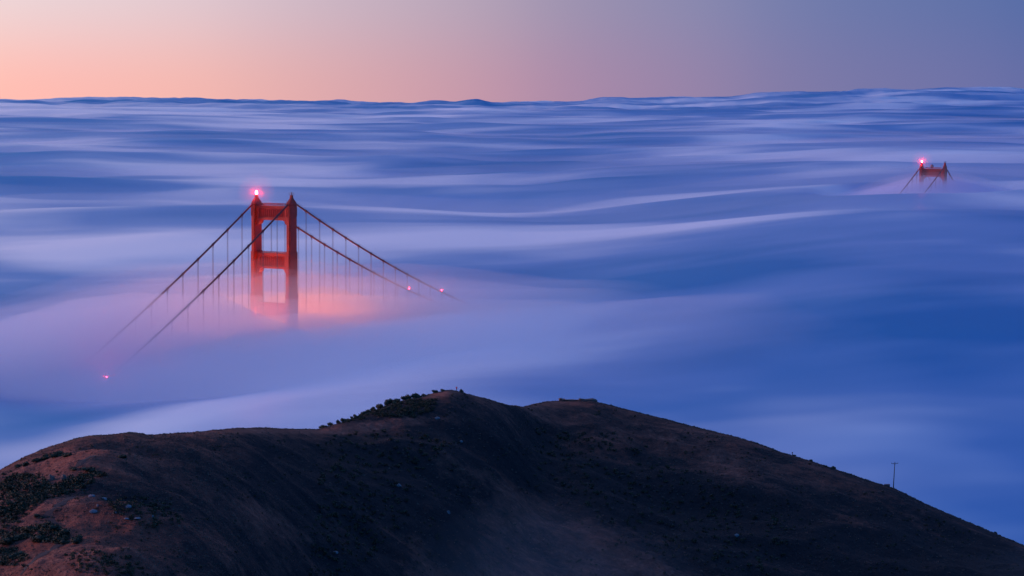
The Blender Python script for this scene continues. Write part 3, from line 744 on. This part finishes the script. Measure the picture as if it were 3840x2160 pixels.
def rock_mesh(seed, sx_, sy, sz, sub=3, amp=.22, blocky=.0):
    bm = bmesh.new(); rgn = random.Random(seed)
    if blocky: box(bm, -1, 1, -1, 1, -.6, 1); bmesh.ops.subdivide_edges(bm, edges=bm.edges[:], cuts=3, use_grid_fill=True)
    else: ico(bm, (0, 0, .2), 1, sub)
    off = rgn.uniform(0, 50)
    for v in bm.verts:
        n = pn(np.array([v.co.x*1.3+off+v.co.z]), np.array([v.co.y*1.3+off*1.7-v.co.z*.7]))[0]
        v.co *= 1+amp*n*2; v.co.x += rgn.uniform(-.05, .05); v.co.z += rgn.uniform(-.05, .05)
        v.co = Vector((v.co.x*sx_, v.co.y*sy, v.co.z*sz))
    return bmdone(bm, 'rock')
for k, (u, v, w, h, mt, lb) in enumerate([
    (345, 1862, 26, 9, 'rock', 'pale rock above the others at the top of the left ridge rubble'),
    (366, 1898, 9, 8, 'rock', 'small upright pale stone over the brightest rock'),
    (352, 1920, 30, 10, 'rock', 'brightest pale rock, flat and wide, right of the lone round shrub grass'),
    (391, 1873, 24, 9, 'rock', 'pale rock at the upper right of the rubble on the left ridge'),
    (431, 1924, 15, 8, 'rock', 'rounded grey rock right of the brightest pale rock'),
    (476, 1946, 22, 5, 'rock', 'low flat grey rock at the lower edge of the rubble'),
    (483, 1902, 22, 10, 'rock', 'grey rock in the dark scrub in the middle of the rubble'),
    (515, 1944, 24, 4, 'rock', 'thin flat slab of rock lying right of the low flat grey one'),
    (573, 1938, 8, 7, 'rock', 'lone small rock at the right end of the rubble'),
    (193, 1800, 26, 22, 'redrock', 'tall reddish rock face in the shrubs near the left edge'),
    (238, 1798, 22, 20, 'redrock', 'reddish rock standing right of the tall one in the shrubs'),
    (1496, 1823, 18, 10, 'rock', 'single grey rock on the dark slope below the summit'),
    (1682, 1925, 14, 12, 'rock', 'narrow grey rock low on the middle of the dark slope'),
    (1730, 1657, 13, 7, 'rock', 'small grey rock under the person on the upper slope'),
    (1640, 1570, 20, 8, 'rock', 'faint grey rock right of the shrub covered crest'),
    (1258, 2074, 20, 8, 'rock', 'pale rock near the bottom of the picture left of the centre'),
    (2763, 2010, 18, 10, 'rock', 'grey rock on the dark right slope near the bottom')]):
    p = hit(u, v)
    if p is None: continue
    d = (p-CAMP).length; o = link('rock', rock_mesh(k, w*d/F/2, w*d/F/2*.8, h*d/F*.75), M[mt]); o.location = p
    tag(o, lb, 'rock', 'rocks showing through the hill grass')
for k, (u, w, h, lb) in enumerate([(2106, 20, 12, 'square block of rock at the left end of the outcrop on the second summit'),
                                   (2147, 64, 8, 'long low rock ledge between the two ends of the outcrop on the second summit'),
                                   (2206, 54, 12, 'broken higher rock mass at the right end of the outcrop on the second summit')]):
    p = crest(u); d = (p-CAMP).length
    o = link('rock_outcrop', rock_mesh(40+k, w*d/F/2, 1.1, h*d/F*.8, amp=.34, blocky=1), M['redrock']); o.location = p-Vector((0, 0, .2)); tag(o, lb, 'rock', 'rock outcrop along the second summit')

# trodden trail, in three visible pieces
tm = mat('shaded_trodden_soil', (.020, .016, .020), .95, var=.4, vscale=1.5)  # trodden soil, with the shade of the rut put into its dark colour
for pts in ([(1040, 140), (1010, 150), (960, 165), (915, 182), (880, 220), (850, 262)], [(800, 590), (745, 615), (700, 640), (640, 680), (590, 712), (540, 750), (512, 785), (540, 815), (560, 850), (572, 890)],
            [(700, 1085), (640, 1115), (590, 1145), (530, 1180), (470, 1210), (410, 1245), (370, 1280), (330, 1310), (290, 1355), (250, 1400), (220, 1440)]):
    w3 = [hit(x*.345, 1660+y*.345) for x, y in pts]; w3 = [p for p in w3 if p]
    fine = []
    for a, b in zip(w3, w3[1:]):
        n = max(2, int((b-a).length/.8))
        for i in range(n): fine.append(a.lerp(b, i/n))
    fine.append(w3[-1]); bm = bmesh.new(); rows = []
    for i, p in enumerate(fine):
        t_ = fine[min(i+2, len(fine)-1)]-fine[max(i-2, 0)]; t_.z = 0; t_.normalize(); nrm = Vector((-t_.y, t_.x, 0))
        rows.append([bm.verts.new((q.x, q.y, ground(q.x, q.y)+.09-.05*abs(e))) for e in (-1, -.5, 0, .5, 1) for q in [p+nrm*e*(1.0+.3*math.sin(i*.7))]])
    for r1, r2 in zip(rows, rows[1:]):
        for k in range(4): bm.faces.new((r1[k], r1[k+1], r2[k+1], r2[k]))
    tag(link('path', bmdone(bm, 'path', True), tm), kind='structure')

# utility pole on the right ridge
p = crest(3350); pole = empty('utility_pole', p, math.radians(-18)); tag(pole, 'tall wooden utility pole with one crossarm, alone on the right ridge', 'pole')
pole.rotation_euler = (0, math.radians(2.3), math.radians(-18))
bm = bmesh.new(); tube(bm, [(0, 0, -.6), (0, 0, 3), (0, 0, 9.6)], [.19, .17, .12], 10); link('pole_shaft', bmdone(bm, 'shaft', True), M['wood'], pole)
bm = bmesh.new(); box(bm, -1.25, 1.25, -.23, -.11, 9.02, 9.16, .01); tube(bm, [(-.6, -.17, 9.03), (0, -.13, 8.5)], .03, 5); tube(bm, [(.6, -.17, 9.03), (0, -.13, 8.5)], .03, 5)
ca_ = link('crossarm', bmdone(bm, 'crossarm'), M['wood'], pole); ca_.rotation_euler = (0, math.radians(-7), 0); ca_.location = (1.1*math.cos(0)*0, 0, .06)
ca_.location = (-9.09*math.sin(math.radians(-7)), 0, 9.09-9.09*math.cos(math.radians(7)))
for x in (-1.15, 1.15):
    bm = bmesh.new(); tube(bm, [(x, -.17, 9.15), (x, -.17, 9.22), (x, -.17, 9.26), (x, -.17, 9.36), (x, -.17, 9.42)], [.03, .03, .11, .13, .06], 8)
    link('insulator', bmdone(bm, 'insulator', True), M['metal'], ca_)
# short post, and the low box by the pole
p = crest(2971); bm = bmesh.new(); box(bm, -.11, .11, -.11, .11, -.3, 1.25, .01); post = link('trail_post', bmdone(bm, 'post'), M['wood']); post.location = p
tag(post, 'short wooden post with a wider head on the right ridge skyline', 'post')
bm = bmesh.new(); box(bm, -.22, .22, -.16, -.115, .86, 1.3, .01); link('sign_plate', bmdone(bm, 'plate'), mat('brown_plate', (.22, .07, .05), .7), post)
p = crest(3326); ub = empty('utility_box', p, math.radians(10)); tag(ub, 'low brown box on the ridge at the left foot of the tall pole', 'utility box')
bm = bmesh.new(); box(bm, -.98, .98, -.5, .5, -.5, .62, .03); link('box_body', bmdone(bm, 'body'), mat('brown_box', (.20, .10, .09), .7, var=.2, vscale=1), ub)
bm = bmesh.new(); box(bm, -1.03, 1.03, -.55, .55, .62, .72, .02); link('box_lid', bmdone(bm, 'lid'), mat('brown_lid', (.24, .13, .12), .7), ub)

# ------------------------------------------------------------------ the person on the summit
def skin(name, chains, m_, parent=None, sub=2):
    """chains: lists of (x, y, z, r); the first point of a later chain may repeat an earlier point to branch from it"""
    vs = []; rs = []; es = []; idx = {}
    for ch in chains:
        prev = None
        for x, y, z, r in ch:
            k = (round(x, 4), round(y, 4), round(z, 4))
            if k not in idx: idx[k] = len(vs); vs.append((x, y, z)); rs.append(r)
            if prev is not None: es.append((prev, idx[k]))
            prev = idx[k]
    me = bpy.data.meshes.new(name); me.from_pydata(vs, es, []); o = bpy.data.objects.new(name, me); C.objects.link(o)
    md = o.modifiers.new('s', 'SKIN'); md.use_smooth_shade = True
    for i, r in enumerate(rs): me.skin_vertices[0].data[i].radius = (r, r)
    me.skin_vertices[0].data[0].use_root = True
    o.modifiers.new('u', 'SUBSURF').levels = sub; o.modifiers['u'].render_levels = sub
    dg_ = bpy.context.evaluated_depsgraph_get(); m2 = bpy.data.meshes.new_from_object(o.evaluated_get(dg_)); m2.name = name
    bpy.data.objects.remove(o); bpy.data.meshes.remove(me)
    for q in m2.polygons: q.use_smooth = True
    m2.materials.clear(); return link(name, m2, m_, parent)
skinm = mat('skin_tone', (.42, .24, .17), .6); redm = mat('red_jacket', (.80, .03, .05), .8, var=.2, vscale=4)
trm = mat('dark_trousers', (.02, .022, .035), .8); hairm = mat('dark_hair', (.02, .014, .01), .7); bootm = mat('dark_boots', (.02, .015, .012), .7)
p = crest(1712)
# seen from behind and a little to the side, looking out over the fog; feet apart, head bent forward-left
def arm(s):
    sh = (s*.19, .02, 1.42); el = (s*.25, .06, 1.14); wr = (s*.16, .28, 1.02)
    return sh, el, wr
def hand(s):
    wr = Vector(arm(s)[2]); d = Vector((-s*.35, .9, .05)).normalized(); side = Vector((s*.9, .35, 0)).normalized(); up = Vector((0, 0, 1))
    out = []; palm = wr+d*.085
    root = (wr.x, wr.y, wr.z, .026)
    out.append([root, (*(wr+d*.045), .030), (*palm, .028)])
    for i, (off, ln) in enumerate(((-.030, .066), (-.010, .078), (.010, .073), (.029, .058))):
        a = palm+side*off; out.append([(*palm, .028), (*(a+d*.022), .0105), (*(a+d*(ln*.6)-up*.018), .009), (*(a+d*(ln*.75)-up*.045), .008)])
    tb = wr+d*.04; out.append([(*(wr+d*.045), .030), (*(tb-side*.045+up*.01), .012), (*(tb-side*.05+d*.035-up*.005), .010), (*(tb-side*.035+d*.06-up*.02), .009)])
    return out
ch = [[(0, 0, .95, .125), (0, .01, 1.12, .115), (0, .02, 1.28, .13), (0, .03, 1.42, .12), (-.005, .05, 1.51, .058), (-.012, .075, 1.57, .070), (-.018, .09, 1.65, .094), (-.022, .095, 1.72, .078)]]
for s in (-1, 1):
    sh, el, wr = arm(s)
    ch.append([(0, .03, 1.42, .12), (*sh, .062), (*el, .044), (*wr, .026)]); ch += hand(s)
    ft = s*.17
    ch.append([(0, 0, .95, .125), (s*.10, 0, .88, .088), (s*.135, .02, .50, .058), (ft, 0, .10, .040), (ft, 0, .05, .042), (ft+s*.01, .14, .035, .036)])
body = skin('person', ch, skinm, None, 2); body.location = p+Vector((0, 0, .02)); body.rotation_euler = (0, 0, math.radians(-28))
tag(body, 'person in a red jacket and dark trousers standing on the summit', 'person')
bm = bmesh.new(); ico(bm, (-.018, .17, 1.665), .02, 2, (.75, 1.2, 1)); ico(bm, (-.05, .168, 1.69), .012, 2); ico(bm, (.014, .168, 1.69), .012, 2); box(bm, -.045, .01, .165, .178, 1.612, 1.622)
link('face', bmdone(bm, 'face', True), skinm, body)
for s in (-1, 1):
    bm = bmesh.new(); ico(bm, (-.018+s*.088, .09, 1.665), .028, 2, (.4, .8, 1.2)); link('ear', bmdone(bm, 'ear', True), skinm, body)
jk = [[(0, 0, .82, .205), (0, 0, .97, .20), (0, .01, 1.12, .19), (0, .02, 1.28, .20), (0, .03, 1.42, .16), (-.004, .045, 1.49, .078)]]
for s in (-1, 1):
    sh, el, wr = arm(s); jk.append([(0, .03, 1.42, .16), (sh[0], sh[1], sh[2], .095), (*el, .075), (wr[0]*.98, wr[1]*.97, wr[2]+.005, .042)])
skin('jacket', jk, redm, body, 2)
tr = [[(0, 0, .94, .135), (0, 0, .90, .13)]]
for s in (-1, 1): tr.append([(0, 0, .90, .13), (s*.10, 0, .84, .10), (s*.135, .02, .50, .074), (s*.168, 0, .12, .058)])
skin('trousers', tr, trm, body, 2)
hr = [[(-.018, .045, 1.60, .055), (-.02, .06, 1.68, .088), (-.022, .08, 1.735, .078)]]
skin('hair', hr, hairm, body, 2)
for s in (-1, 1): skin('boot', [[(s*.17, -.02, .14, .062), (s*.17, -.01, .06, .058), (s*.178, .10, .045, .05), (s*.18, .19, .04, .042)]], bootm, body, 2)
